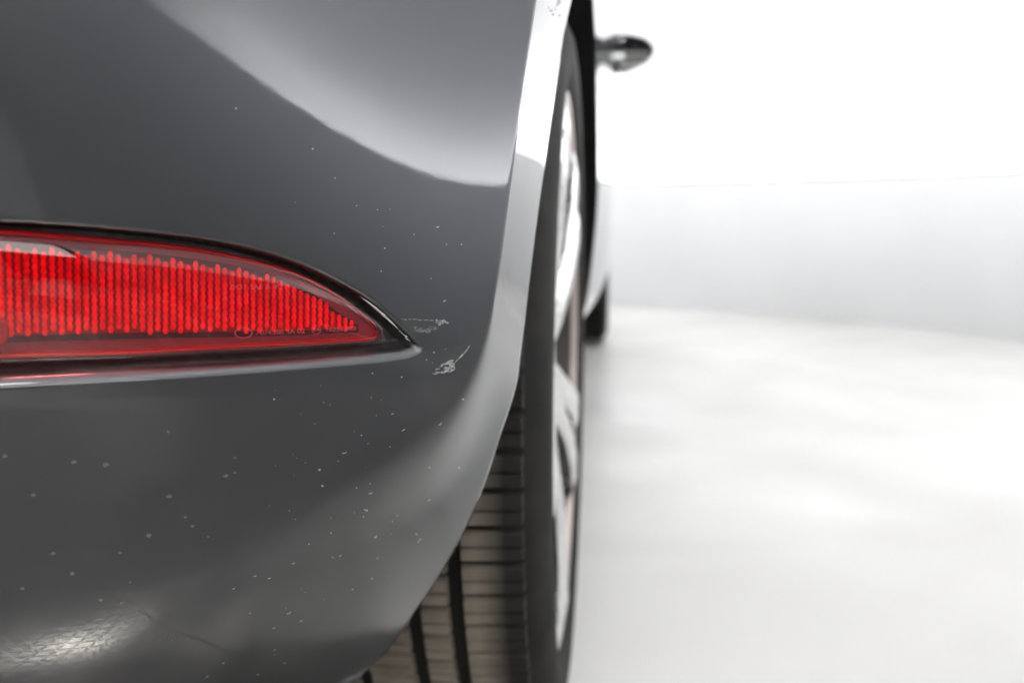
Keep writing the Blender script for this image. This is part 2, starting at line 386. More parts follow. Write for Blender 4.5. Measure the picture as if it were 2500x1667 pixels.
# the lamp carries on beyond the picture to the left and closes there
S_END = rec_t[0][0] - .115
ext_t = np.array([(S_END, .478), (S_END + .03, rec_t[0][1] + .0035), (S_END + .07, rec_t[0][1] + .0025)])
ext_b = np.array([(rec_b[-1][0] - .05, rec_b[-1][1] - .0012), (S_END + .03, rec_b[-1][1] - .001), (S_END, .446)])
REC = np.vstack([ext_t, rec_t, rec_b[1:], ext_b])

car = empty('car', (CX, 2.3, 0))
car['label'] = 'dark grey glossy car seen close from its rear corner with red reflector'; car['category'] = 'car'

# grid of the bumper skin: rows in z, columns in s about the moving corner line
ZB, ZT = .2455, .715
zr = np.unique(np.round(np.concatenate([np.arange(ZB, .40, .0035), np.arange(.40, .52, .0008), np.arange(.52, ZT + 1e-6, .004)]), 5))
def corner_s(z):
    ss = np.linspace(.15, .45, 1201); q = np.interp(ss, S_s, H_s)
    xc = side_x(z)[0]; hs = R2 * xc - ss
    return ss[np.argmin(np.abs(q - hs))]
sc = np.array([corner_s(z) for z in zr])
sc0 = np.interp(.45, zr, sc)
u1 = np.concatenate([np.linspace(S_CENTRE - sc0, -.31, 60)[:-1], np.linspace(-.31, -.215, 24)[:-1], np.arange(-.215, -.012, .0011), np.arange(-.012, .0, .0006)])
u2 = np.concatenate([np.linspace(0, 1, 60) ** 1.7])
rows = []
for i, z in enumerate(zr):
    yl = float(lip_y(z)); xl = float(side_x(z)[1]); s_l = (xl + yl) / R2
    rows.append(np.concatenate([u1 + sc0 + (sc[i] - sc0) * np.clip((u1 + .2) / .2, 0, 1) ** 2, sc[i] + (s_l - sc[i]) * u2[0 if u1[-1] < -1e-5 else 1:]]))
Sg = np.array(rows); Zg = np.repeat(zr[:, None], Sg.shape[1], 1)
_q = hit(872, 1664); s_lip = Sg[0, -1]
zedge = np.interp(Sg, [_q[0] - .25, _q[0], s_lip], [_q[1] - .0, _q[1], ZB])
Zg = Zg + (zedge - ZB) * np.clip((.40 - Zg) / (.40 - ZB), 0, 1) ** 1.5
sd = poly_sd(REC, Sg, Zg)
def recess(d, cw):                                 # depth profile inward from the outline
    c = np.clip((d + .0003) / .0009, 0, 1)
    lipd = .0026 * np.clip(d / cw, 0, 1) + .0002 * c
    wallp = .0085 * np.clip((d - cw) / .0016, 0, 1)
    return np.where(d > -.0003, lipd + wallp, 0)
_zm = .5 * (np.interp(Sg, rec_t[:, 0], rec_t[:, 1]) + np.interp(Sg, rec_b[::-1, 0], rec_b[::-1, 1]))
CWg = .0010 + .0019 * sstep((_zm - Zg) / .0016 + .6)
Pg = P3(Sg, Zg); Ng = normal(Sg, Zg)
Pg = Pg - Ng * recess(sd, CWg)[..., None]
nr, nc = Sg.shape
V = Pg.reshape(-1, 3); F = np.array(grid_faces(nr, nc, 0, flip=False))
fm = ((sd - CWg).reshape(-1)[F].mean(1) > .0002).astype(np.int32)
# return flanges at the arch lip and the bottom edge
Pl = Pg[:, -1]; fl1 = Pl + np.array([-.018, .003, 0]); fl0 = Pl + np.array([-.001, .0012, 0])
base = len(V); V = np.vstack([V, fl0, fl1]); ex = []
for i in range(nr - 1):
    a = i * nc + nc - 1; ex += [(a, base + i, base + i + 1, a + nc), (base + i, base + nr + i, base + nr + i + 1, base + i + 1)]
base = len(V); Pb = Pg[0]; V = np.vstack([V, Pb + np.array([-.004, .006, -.002]), Pb + np.array([-.02, .05, .004])])
for j in range(nc - 1):
    ex += [(j + 1, j, base + j, base + j + 1), (base + j + 1, base + j, base + nc + j, base + nc + j + 1)]
allF = [tuple(f) for f in F] + ex
fm = np.concatenate([fm, np.zeros(len(ex), np.int32)])
# left half by mirroring about the centre line (without the fine recess rows)
zi = [i for i in range(0, nr, 6)]; ji = list(range(0, nc, 4)) + [nc - 1]
hh = P3(Sg[np.ix_(zi, ji)], Zg[np.ix_(zi, ji)]); hh[..., 0] = 2 * CX - hh[..., 0]
base = len(V); V = np.vstack([V, hh.reshape(-1, 3)])
mf = grid_faces(len(zi), len(ji), base, flip=True)
bumper = mesh_obj('rear_bumper', V, allF + mf, None, car, True, [M['paint'], M['plastic']], np.concatenate([fm, np.zeros(len(mf), np.int32)]))
bumper['label'] = 'glossy grey bumper corner with scuffed paint'

# ------------------------------------------------------------------ reflector
lens_t = np.array([hit(*p) for p in LENS_TOP]); lens_b = np.array([hit(*p) for p in LENS_BOT])
e0 = np.array([(S_END + .004, .470), (S_END + .012, lens_t[0][1] + .004), (S_END + .06, lens_t[0][1] + .0025)])
e1 = np.array([(S_END + .004, .452), (S_END + .012, lens_b[0][1] - .0012), (S_END + .06, lens_b[0][1] - .001)])
lens_t = np.vstack([e0, lens_t]); lens_b = np.vstack([e1, lens_b])
tipc = np.array([(lens_t[-1][0] + lens_b[-1][0]) / 2, (lens_t[-1][1] + lens_b[-1][1]) / 2])
LENS_POLY = np.vstack([lens_t, [tipc + [.0016, 0]], lens_b[::-1]])
pr_t = np.array([hit(*p) for p in PR_TOP]); pr_b = np.array([hit(*p) for p in PR_BOT])
pr_t = np.vstack([[(S_END + .012, pr_t[0][1] + .003)], pr_t]); pr_b = np.vstack([[(S_END + .012, pr_b[0][1] - .001)], pr_b])
S_TIP = tipc[0] + .0016
def fill(st, poly_t, poly_b, nv, power=1.):
    zt = np.interp(st, poly_t[:, 0], poly_t[:, 1]); zb = np.interp(st, poly_b[:, 0], poly_b[:, 1])
    v = np.linspace(0, 1, nv); v = .5 - .5 * np.cos(v * math.pi)
    return np.repeat(st[None], nv, 0), zb[None] + (zt - zb)[None] * v[:, None]
reflector = None
lt2 = np.vstack([lens_t, [tipc + [.0008, .0012]], [tipc + [.0016, 0]]]); lb2 = np.vstack([lens_b, [tipc + [.0008, -.0012]], [tipc + [.0016, 0]]])
st = np.concatenate([np.linspace(S_END + .004, S_TIP - .006, 220), np.linspace(S_TIP - .006, S_TIP - .00002, 26)[1:]])
Sl, Zl = fill(st, lt2, lb2, 48)
ztl = np.interp(st, lt2[:, 0], lt2[:, 1])[None]; zbl = np.interp(st, lb2[:, 0], lb2[:, 1])[None]; hl = np.maximum(ztl - zbl, 1e-4)
slope_t = np.gradient(ztl[0], st)[None]; dtop = (ztl - Zl) / np.sqrt(1 + slope_t ** 2); dbot = Zl - zbl
rt_ = np.maximum(np.interp(Sl, [.09, .20], [.60, .62]) * hl, .0012); amp = np.interp(Sl, [.09, .20], [.22, .17]); rb_ = np.minimum(.0022, .3 * hl)
def roll(d, r, depth): x = np.clip(1 - d / r, 0, 1); return depth * (1 - np.sqrt(np.maximum(1 - x * x, 0)))
LENS_OUT = .0008
offl = LENS_OUT - roll(dtop, rt_, rt_ * amp) - roll(dbot, rb_, .0022) - roll(np.maximum(S_TIP - Sl, 0), .0018, .0018)
def lens_pt(s, z, extra=0.):
    return P3(s, z, np.full(np.shape(s), LENS_OUT + extra))
# housing: dark red tray closing the back
housing_off = -.0078
Vh = P3(Sl, Zl, np.full(Sl.shape, housing_off))
reflector = mesh_obj('rear_reflector', Vh.reshape(-1, 3), grid_faces(*Sl.shape), M['housing'], car)
reflector['label'] = 'long red reflector tapering to a point, set into the bumper corner'
Vl = P3(Sl, Zl, offl)
lens = mesh_obj('lens', Vl.reshape(-1, 3), grid_faces(*Sl.shape), M['lens'], reflector)
# red rim: the lens's moulded side wall, seen as a solid red edge below
def ring(pt, pb, st_, offs, name, mt, parent):
    zt = np.interp(st_, pt[:, 0], pt[:, 1]); zb = np.interp(st_, pb[:, 0], pb[:, 1])
    loop_s = np.concatenate([st_, st_[::-1]]); loop_z = np.concatenate([zt, zb[::-1]])
    cz = np.concatenate([(zt + zb) / 2, ((zt + zb) / 2)[::-1]])
    V = []
    for inset, o in offs:
        zz = loop_z + np.sign(cz - loop_z) * np.minimum(inset, np.abs(cz - loop_z) * .9)
        V.append(P3(loop_s, zz, np.full(loop_s.shape, o)))
    n = len(loop_s); return mesh_obj(name, np.vstack(V), grid_faces(len(offs), n, 0, closed=True), mt, parent)
ring(lt2, lb2, st, [(-.0004, -.0088), (-.0003, -.0058), (.0006, -.0050), (.0012, -.0054), (.0014, -.0078)], 'lens_rim', M['rim_red'], reflector)
# black gasket round the prism field
sp = np.linspace(S_END + .013, pr_t[-1][0] + .0012, 240)
zt = np.interp(sp, pr_t[:, 0], pr_t[:, 1]); zb = np.interp(sp, pr_b[:, 0], pr_b[:, 1])
gw = np.interp(sp, [S_END, pr_t[1][0], pr_t[-1][0] - .02, pr_t[-1][0]], [.0026, .0026, .002, .0014])
V = [P3(sp, zt + gw, np.full(sp.shape, -.0066)), P3(sp, zb - gw, np.full(sp.shape, -.0066))]
mesh_obj('gasket', np.vstack(V), grid_faces(2, len(sp)), M['gasket'], reflector)
mesh_obj('prism_board', np.vstack([P3(sp, zt, np.full(sp.shape, -.0062)), P3(sp, zb, np.full(sp.shape, -.0062))]), grid_faces(2, len(sp)), M['board'], reflector)
# prism columns: each a stack of small six-sided studs
larc = lambda s: np.interp(s, S_s, L_s)       # plan arc length, decreasing with s
PIT = .00262; CH = .0026
l0, l1 = larc(pr_t[-1][0] - .0008), larc(S_END + .016); ncol = int((l1 - l0) / PIT)
lorder = np.argsort(L_s)
for c in range(ncol):
    l = l0 + (c + .5) * PIT; s = float(np.interp(l, L_s[lorder], S_s[lorder]))
    zt_, zb_ = float(np.interp(s, pr_t[:, 0], pr_t[:, 1])), float(np.interp(s, pr_b[:, 0], pr_b[:, 1]))
    ds = float(np.interp(l - PIT * .35, L_s[lorder], S_s[lorder])) - s
    V, F = [], []; z = zb_ + (CH * .5 if c % 2 else 0) - CH * .2
    z = math.floor(zb_ / CH) * CH + (CH * .5 if c % 2 else 0)
    while z < zt_ - CH * .25:
        zc = z + CH / 2
        if zc < zb_ + CH * .2: z += CH; continue
        hz = CH * .5; b0 = len(V)
        hexa = [(-.55, -1), (.55, -1), (1, 0), (.55, 1), (-.55, 1), (-1, 0)]
        tw = [rng.normal(0, .05) for _ in range(2)]
        for k, o, sx in ((1.08, -.0060, 1), (.92, -.0056, 1)):
            for (hx, hy) in hexa: V.append(P3(np.array(s + hx * ds * k), np.array(zc + hy * hz * k), np.array(o)))
        V.append(P3(np.array(s + tw[0] * ds), np.array(zc + tw[1] * hz), np.array(-.0054)))
        for q in range(6):
            F.append((b0 + q, b0 + (q + 1) % 6, b0 + 6 + (q + 1) % 6, b0 + 6 + q)); F.append((b0 + 6 + q, b0 + 6 + (q + 1) % 6, b0 + 12))
        z += CH
    if F: mesh_obj('prism_column', V, F, M['prism'], reflector, smooth=False)
# round mounting boss at the left
bs = hit(3, 822)
V = []; n = 28
for r, o in ((.0056, -.006), (.0052, -.0040), (.0042, -.0036), (.0026, -.0052), (.0001, -.0052)):
    V += [P3(np.array(bs[0] - .002 + r * .72 * math.cos(t)), np.array(bs[1] + r * math.sin(t)), np.array(o)) for t in np.linspace(0, 2 * math.pi, n + 1)[:-1]]
mesh_obj('mounting_boss', V, grid_faces(5, n, 0, closed=True), M['rim_red'], reflector)
# moulded lettering on the lens
def lettering(txt, px, py, hpx, wpx, name='lettering', parent=None):
    cu = bpy.data.curves.new('t', 'FONT'); cu.body = txt; cu.size = 1; cu.extrude = .0; cu.offset = -.012
    o = bpy.data.objects.new('t', cu); COL.objects.link(o)
    me = bpy.data.meshes.new_from_object(o.evaluated_get(bpy.context.evaluated_depsgraph_get()))
    bpy.data.objects.remove(o)
    v = np.array([q.co[:] for q in me.vertices]); x1 = v[:, 0].max()
    q = np.array([hit(px + a / x1 * wpx, py - b_ / .7 * hpx - a / x1 * wpx * SLOPE) for a, b_ in v[:, :2]])
    P = lens_pt(q[:, 0], q[:, 1], .0002)
    fs = [tuple(p.vertices) for p in me.polygons]; bpy.data.meshes.remove(me)
    return mesh_obj(name, P, fs, M['text'], parent, smooth=False)
SLOPE = 0.
bpy.context.view_layer.update()
lettering('DOT SAE A IP2', 560, 705, 11, 128, parent=reflector)
SLOPE = .035
lettering('7.074.200', 622, 816, 11, 68, parent=reflector)
lettering('IA 02', 700, 813, 11, 42, parent=reflector)
lettering('E4', 761, 808, 9, 17, parent=reflector)
lettering('10258 080', 792, 808, 10, 74, parent=reflector)
def ring_mark(px, py, rx, ry):
    n = 36; V = []
    for k in (1, .9):
        q = np.array([hit(px + rx * k * math.cos(t), py + ry * k * math.sin(t)) for t in np.linspace(0, 2 * math.pi, n + 1)[:-1]])
        V.append(lens_pt(q[:, 0], q[:, 1], .0002))
    mesh_obj('emblem_ring', np.vstack(V), grid_faces(2, n, 0, closed=True), M['text'], reflector, smooth=False)
ring_mark(593, 811, 22, 13); ring_mark(770, 804, 11, 11)

# ------------------------------------------------------------------ marks on the paint
class Flakes:
    def __init__(s): s.V, s.F = [], []
    def blob(s, px, py, rx, ry, ang=0, n=7, off=.00012, jag=.35):
        b0 = len(s.V); ca, sa = math.cos(ang), math.sin(ang)
        for t in np.linspace(0, 2 * math.pi, n + 1)[:-1]:
            k = 1 + rng.uniform(-jag, jag); a, b_ = rx * k * math.cos(t), ry * k * math.sin(t)
            q = hit(px + ca * a - sa * b_, py + sa * a + ca * b_); s.V.append(P3(q[0:1], q[1:2], np.array([off]))[0])
        s.F.append(tuple(range(b0, b0 + n)))
        q = hit(px, py); s.V.append(P3(q[0:1], q[1:2], np.array([off * 2.2]))[0]); s.F.pop()
        s.F += [(b0 + i, b0 + (i + 1) % n, b0 + n) for i in range(n)][::-1]
    def arc(s, pts, wpx, off=.00012):
        pts = dense(pts, 4) if len(pts) > 2 else np.array(pts, float); b0 = len(s.V); n = len(pts)
        tg = np.gradient(pts, axis=0); tg /= np.linalg.norm(tg, axis=1)[:, None] + 1e-9; nn = np.stack([-tg[:, 1], tg[:, 0]], 1)
        prof = np.sin(np.linspace(.12, math.pi - .12, n)) * wpx / 2 * (1 + rng.uniform(-.2, .2, n))
        for k, o in ((-1, off), (0, off * 2), (1, off)):
            q = np.array([hit(*(p + nn[i] * prof[i] * k)) for i, p in enumerate(pts)]); s.V += list(P3(q[:, 0], q[:, 1], np.full(n, o)))
        s.F += grid_faces(3, n, b0)
    def make(s, name, mt, kind=None, label=None):
        o = mesh_obj(name, s.V, s.F, mt, bumper, smooth=False)
        if kind: o['kind'] = kind
        if label: o['label'] = label
        return o
# bright curved scratch and its ragged chipped end
f = Flakes()
f.arc([(1147, 843), (1138, 856), (1125, 870), (1110, 885)], 4.2)
for px, py, rx, ry, a in ((1104, 890, 8, 5, -.7), (1098, 897, 8, 4.5, -.5), (1090, 900, 6, 3.5, .3), (1096, 885, 10, 4, -.45), (1086, 889, 9, 2.6, -.3), (1102, 904, 8, 3, -.5), (1091, 905, 6, 3, .4), (1084, 908, 9, 3, -.2), (1072, 909, 10, 2.2, .1), (1066, 901, 7, 2.8, -.2), (1075, 895, 5, 1.6, -.3), (1062, 912, 7, 1.6, 0), (1109, 898, 4, 3, 1)):
    f.blob(px, py, rx, ry, a, 8, jag=.5)
f.make('scuff_mark', M['scuff'], None, 'curved white scratch with a chipped end on the bumper crease')
f = Flakes()
for _ in range(34):
    x, y = 1063 + rng.uniform(0, 28), 779 + rng.uniform(0, 17)
    if y > 779 + (1095 - x) * .62: continue
    f.blob(x, y, rng.uniform(1.2, 3.6), rng.uniform(.9, 2.2), rng.uniform(-.6, .6), 6, jag=.5)
f.arc([(1070, 795), (1078, 790), (1086, 785)], 4); f.arc([(1084, 785), (1090, 788), (1096, 788)], 4)
for x in range(982, 1062, 9): f.blob(x + rng.uniform(-3, 3), 779 + (x - 982) * .03 + rng.uniform(-1, 1), rng.uniform(2, 6), .8, .05, 6)
f.make('scuff_mark', M['scuff'], None, 'ragged white chip beside the tip of the reflector')
f = Flakes()
for _ in range(60):
    t = rng.uniform(); x = 1010 + 55 * t + rng.normal(0, 2); y = 801 + 6 * math.sin(t * 3.1) + rng.normal(0, 3.2)
    f.blob(x, y, rng.uniform(1.5, 5), rng.uniform(.6, 1.4), rng.uniform(-.3, .1), 6)
f.make('scuff_mark', M['drop'], 'stuff', 'faint grey rub beside the tip of the reflector')
# worn pale edge along the upper lip of the recess
f = Flakes()
f.arc([(880, 725), (905, 743), (930, 764), (955, 787), (972, 803)], 5.5, .0002)
for _ in range(16):
    t = rng.uniform(); f.blob(965 + 35 * t, 798 + 34 * t + rng.normal(0, 1.5), rng.uniform(1, 3), rng.uniform(.8, 1.8), .8, 6)
f.make('worn_edge', M['chip'], None, 'pale worn edge over the reflector tip')
# dust specks, small curled scratches and dried drops
f = Flakes(); g = Flakes()
curls = [(1068, 554, 9, -.3), (892, 1245, 12, 0.5), (1074, 1034, 12, -.7), (985, 1050, 10, -.5), (905, 1203, 12, -.3), (916, 1309, 10, -.7), (1047, 1219, 9, -.5), (705, 1495, 13, -.4), (657, 1410, 9, -.25), (622, 1404, 9, -.25), (716, 1374, 9, -.4), (840, 1104, 14, -.3), (570, 1435, 8, -.3), (668, 1532, 8, -.2), (830, 1355, 8, -.5), (958, 1010, 7, -.3), (1085, 735, 9, -.4), (735, 1515, 8, -.2), (505, 1650, 8, -.4), (545, 1617, 7, -.3), (630, 1645, 8, -.2), (610, 1495, 5, -.2), (670, 1585, 8, -.2), (695, 1617, 7, -.4), (1121, 1141, 5, -.8), (860, 1437, 5, -.8), (1048, 1140, 5, -.5)]
for x, y, L, a in curls:
    ca, sa = math.cos(a), math.sin(a); k = rng.uniform(-.25, .35)
    f.arc([(x - ca * L / 2, y - sa * L / 2), (x + sa * L * k * -.5, y + ca * L * k * .5), (x + ca * L / 2, y + sa * L / 2)], rng.uniform(2., 3.))
dots = [(763, 364, 2.5), (817, 435, 1.8), (930, 662, 2), (939, 606, 2), (896, 1244, 3), (1026, 1316, 2.6), (1021, 1321, 2), (908, 1411, 2), (1059, 860, 2), (1041, 878, 2), (909, 911, 2.2), (980, 920, 2.4), (870, 502, 1.8), (1126, 597, 2), (669, 974, 3.2), (576, 265, 2.5), (1052, 680, 1.6), (780, 1146, 3), (787, 1185, 3), (1130, 974, 3), (952, 1090, 1.8), (808, 1300, 2), (754, 1327, 2), (882, 1062, 2), (1016, 1303, 2), (870, 1190, 2)]
for x, y, r in dots: f.blob(x, y, r, r * .85, 0, 7, jag=.25)
for _ in range(70):
    x, y = rng.uniform(650, 1120), rng.uniform(480, 1600)
    if y < 900 and x < 1000 and y > 480 + (x - 300) * .3 - 60: continue
    if x > 1230 - max(0, y - 1000) * .5 - 60: continue
    r = rng.uniform(.6, 1.3); f.blob(x, y, r * rng.uniform(1, 2.2), r, rng.uniform(-.8, .2), 6)
f.make('paint_specks', M['chip'], 'stuff')
f = Flakes()
for x, y, rx, ry in ((1364, 9, 5, 9), (1357, 24, 3, 4), (1346, 27, 5, 4), (1350, 36, 3, 4), (1366, 38, 3, 3), (1341, 20, 2, 3)): f.blob(x, y, rx, ry, .2, 8, jag=.45)
f.make('dirt_fleck', M['drop'], None, 'dark dirt flecks at the top of the wheel arch edge')
for x, y, r in ((12, 1113, 8), (180, 1127, 7), (260, 1134, 9), (413, 1211, 8), (552, 1161, 7), (363, 1306, 8), (470, 1283, 6), (176, 1399, 6), (130, 1350, 7), (82, 1207, 7), (293, 1348, 5), (245, 1463, 6), (296, 1471, 5), (452, 1262, 5), (410, 1053, 5), (573, 1117, 4), (508, 1309, 4), (317, 1420, 3), (55, 1435, 6), (390, 1562, 4), (419, 1562, 3), (573, 1153, 4)):
    g.blob(x, y, r, r * .6, -.15, 9, jag=.3)
g.make('dried_drops', M['drop'], 'stuff')

# ------------------------------------------------------------------ upper rear and flanks (outside the frame, but there)
YB = np.array([.30, .42, .66, .92, 1.3, 1.8, 2.4, 2.9, 3.4, 3.72, 4.0, 4.2, 4.34, 4.42])
XB = np.array([-.034, -.034, -.032, -.030, -.026, -.016, -.014, -.020, -.033, -.037, -.075, -.16, -.32, -.56])
def body_x(Y, z):
    x = np.interp(Y, YB, XB); tk = np.interp(Y, [1.2, 1.8, 2.6, 3.3, 4.0], [.26, .17, .08, .035, .05])
    return x - tk * np.maximum(.53 - z, 0) ** 1.5 - 6.0 * np.maximum(.36 - z, 0) ** 2 - .9 * np.maximum(z - .93, 0) ** 2
FY = 3.72
def low_z(Y):
    if Y < WY: return .72
    for c in (WY, FY):
        if abs(Y - c) < ARCH: return WZ + math.sqrt(max(ARCH ** 2 - (Y - c) ** 2, .0)) if WZ + math.sqrt(max(ARCH ** 2 - (Y - c) ** 2, 0)) > .255 else .255
    return .255
ys = sorted(set(np.round(np.concatenate([[.86, .9], WY + ARCH * np.sin(np.linspace(0, 1, 26) * math.pi / 2), np.linspace(WY + ARCH + .002, FY - ARCH - .002, 40), FY - ARCH * np.cos(np.linspace(0, 1, 44) * math.pi), np.linspace(FY + ARCH + .002, 4.42, 14)]), 5)))
V, nz = [], 26
for Y in ys:
    z0 = low_z(Y)
    ztop = 1.0 if Y < 3.1 else 1.0 - .30 * ((Y - 3.1) / 1.3) ** 1.5
    for z in np.linspace(z0, ztop, nz): V.append((float(body_x(Y, z)), Y, z))
# inward return at the lower edge
ny = len(ys); Vr = []
for i in range(ny):
    x, Y, z = V[i * nz]; Vr += [(x - .006, Y, z - .001), (x - .03, Y, z + .004)]
Vs = V + Vr; Fs = [f_[::-1] for f_ in grid_faces(ny, nz)]
b0 = len(V)
for i in range(ny - 1):
    Fs += [(i * nz, (i + 1) * nz, b0 + (i + 1) * 2, b0 + i * 2), (b0 + i * 2, b0 + i * 2 + 2, b0 + i * 2 + 3, b0 + i * 2 + 1)]
nb = len(Vs); Vm = [(2 * CX - x, y, z) for x, y, z in Vs]; Fm = [tuple(nb + i for i in f_[::-1]) for f_ in Fs]
mesh_obj('body_side', Vs + Vm, Fs + Fm, M['paint'], car)
# rear quarter and tailgate skin above the bumper
zq = np.linspace(.7185, 1.0, 20); Vq = []; ncq = 70
for z in zq:
    yl = .862; xl = float(body_x(yl, z)); sl = (xl + yl) / R2
    ss = np.concatenate([np.linspace(S_CENTRE, .1, 24)[:-1], np.linspace(.1, sl, ncq - 23)])
    Vq += list(P3(ss, np.full(ss.shape, z)))
fq = grid_faces(len(zq), ncq); nb = len(Vq)
Vq2 = [(2 * CX - p[0], p[1], p[2]) for p in Vq]
mesh_obj('rear_panel', Vq + Vq2, fq + [tuple(nb + i for i in f_[::-1]) for f_ in fq], M['paint'], car)
# cabin glass, roof, bonnet
def loop(z, inset, y0, y1):
    pts = []
    for Y in np.linspace(y0, y1, 24): pts.append((float(np.interp(Y, YB, XB)) - inset - .10 * max(0, (Y - (y1 - .4)) / .4) ** 2 - .08 * max(0, ((y0 + .4) - Y) / .4) ** 2, Y, z))
    return pts + [(2 * CX - x, y, zz) for x, y, zz in pts[::-1]]
Lp = [loop(1.0, .022, .55, 3.15), loop(1.2, .10, .68, 2.85), loop(1.38, .19, .86, 2.5)]
n = len(Lp[0]); mesh_obj('window_glass', sum(Lp, []), grid_faces(3, n, 0, closed=True), M['glass'], car)
Lr = [loop(1.38, .188, .85, 2.51), loop(1.42, .24, .95, 2.35), loop(1.44, .5, 1.2, 2.1)]
mesh_obj('roof', sum(Lr, []), grid_faces(3, n, 0, closed=True) + [tuple(2 * n + i for i in range(n))], M['paint'], car)
bel = [loop(1.0, .018, .30, 3.25), loop(1.0, .03, .54, 3.16)]
mesh_obj('belt_moulding', sum(bel, []), grid_faces(2, n, 0, closed=True), M['plastic'], car)
Vb = []
for Y in np.linspace(3.05, 4.40, 16):
    zt_ = 1.0 if Y < 3.1 else 1.0 - .30 * ((Y - 3.1) / 1.3) ** 1.5
    xr = float(body_x(Y, zt_))
    for k in np.linspace(0, 1, 13): Vb.append((xr + (2 * (CX - xr)) * k, Y, zt_ + .05 * math.sin(math.pi * k) + .001))
mesh_obj('bonnet', Vb, grid_faces(16, 13), M['paint'], car)
bm = bmesh.new(); box_bm(bm, (CX, 4.36, .44), (.9, .12, .5)); bmesh.ops.bevel(bm, geom=bm.edges[:], offset=.04, segments=3, affect='EDGES')
bm_obj('front_bumper', bm, M['paint'], car, True)
# underbody
bm = bmesh.new(); box_bm(bm, (CX, 2.33, .235), (1.50, 1.95, .05)); box_bm(bm, (CX, .42, .31), (1.3, .42, .05)); bm_obj('underbody', bm, M['liner'], car)
# door handles and shut lines
for Y0 in (1.55, 2.45):
    bm = bmesh.new(); box_bm(bm, (float(body_x(Y0, .83)) + .006, Y0, .835), (.018, .17, .022)); bmesh.ops.bevel(bm, geom=bm.edges[:], offset=.006, segments=2, affect='EDGES')
    bm_obj('door_handle', bm, M['paint'], car, True)
for Y0 in (1.42, 2.28, 3.22):
    zz = np.linspace(.74 if Y0 < 1.5 else .2, .99, 14)
    mesh_obj('door_gap', [(float(body_x(Y0 + d, z)) + .0008, Y0 + d, z) for d in (-.002, .002) for z in zz], grid_faces(2, 14), M['liner'], car)

# ------------------------------------------------------------------ wheel arch liners
def liner(cy, mirror=False):
    V = []; n = 40
    for x, r in ((-.034 if cy > 2 else -.046, ARCH - .002), (-.06, ARCH - .004), (-.10, ARCH + .008), (-.32, ARCH + .008), (-.34, .05)):
        for t in np.linspace(math.radians(-26), math.radians(206), n + 1):
            x_ = x
            if x > -.08: x_ = float(body_x(cy + r * math.cos(t), WZ + r * math.sin(t))) - (.004 if x > -.05 else .02)
            if cy < 2 and x > -.2 and math.cos(t) < .15: x_ = min(x_, -.095) if math.sin(t) > .2 else min(x_, -.2)
            V.append((x_, cy + r * math.cos(t), WZ + r * math.sin(t)))
    if mirror: V = [(2 * CX - x, y, z) for x, y, z in V]
    return mesh_obj('wheel_arch_liner', V, grid_faces(5, n + 1), M['liner'], car)
for cy in (WY, FY): liner(cy); liner(cy, True)

# ------------------------------------------------------------------ wheels
TR = .34
tyre_prof = [(-.062, .262), (-.054, .268), (-.0485, .275), (-.046, .285), (-.0455, .298), (-.0475, .310), (-.0525, .320), (-.059, .3285), (-.066, .3325),
             (-.072, .3338), (-.1035, .3345), (-.104, .331), (-.112, .331), (-.1125, .3345), (-.133, .3348), (-.1335, .331), (-.1415, .331), (-.142, .3348), (-.176, .3348), (-.1765, .331), (-.1845, .331), (-.185, .3348), (-.204, .3345), (-.2045, .331), (-.2125, .331), (-.213, .3345), (-.246, .3335),
             (-.258, .326), (-.268, .305), (-.266, .285), (-.255, .268), (-.25, .262)]
def lathe(name, prof, mt, parent, cy, n=128, fmat=None, mats=None):
    V = []
    for x, r in prof: V += [(x, cy + r * math.cos(t), WZ + r * math.sin(t)) for t in np.linspace(0, 2 * math.pi, n + 1)[:-1]]
    fs = grid_faces(len(prof), n, 0, closed=True)
    fmt = None
    if fmat: fmt = np.repeat(np.array(fmat), n)
    o = mesh_obj(name, V, fs, mt, parent, True, mats, fmt)
    return o
def block(x0, x1, dang, sipe=True, taper=.0012, h=.0062):
    # one curved tread block in wheel coordinates with a shallow sipe across its middle
    V, F = [], []; r0, r1 = TR - h, TR
    prof = [(-.5, 0), (-.48, .7), (-.43, 1), (-.06, 1), (-.04, .4), (.04, .4), (.06, 1), (.43, 1), (.48, .7), (.5, 0)] if sipe else [(-.5, 0), (-.47, 1), (.47, 1), (.5, 0)]
    for k, (a, hh_) in enumerate(prof):
        for x, rr in ((x0, 0), (x0 + taper, 1), (x1 - taper, 1), (x1, 0)):
            r = r0 + (r1 - r0) * min(hh_, 1) * rr - (.0042 * max(0, (x + .085) / .025) ** 2 if x > -.085 else 0)
            t = a * dang; V.append((x, r * math.sin(t), r * math.cos(t)))
    F = grid_faces(len(prof), 4)
    me = bpy.data.meshes.new('tread_block'); me.from_pydata(V, [], F); me.materials.append(M['tread']); me.update(); return me
NB = 82
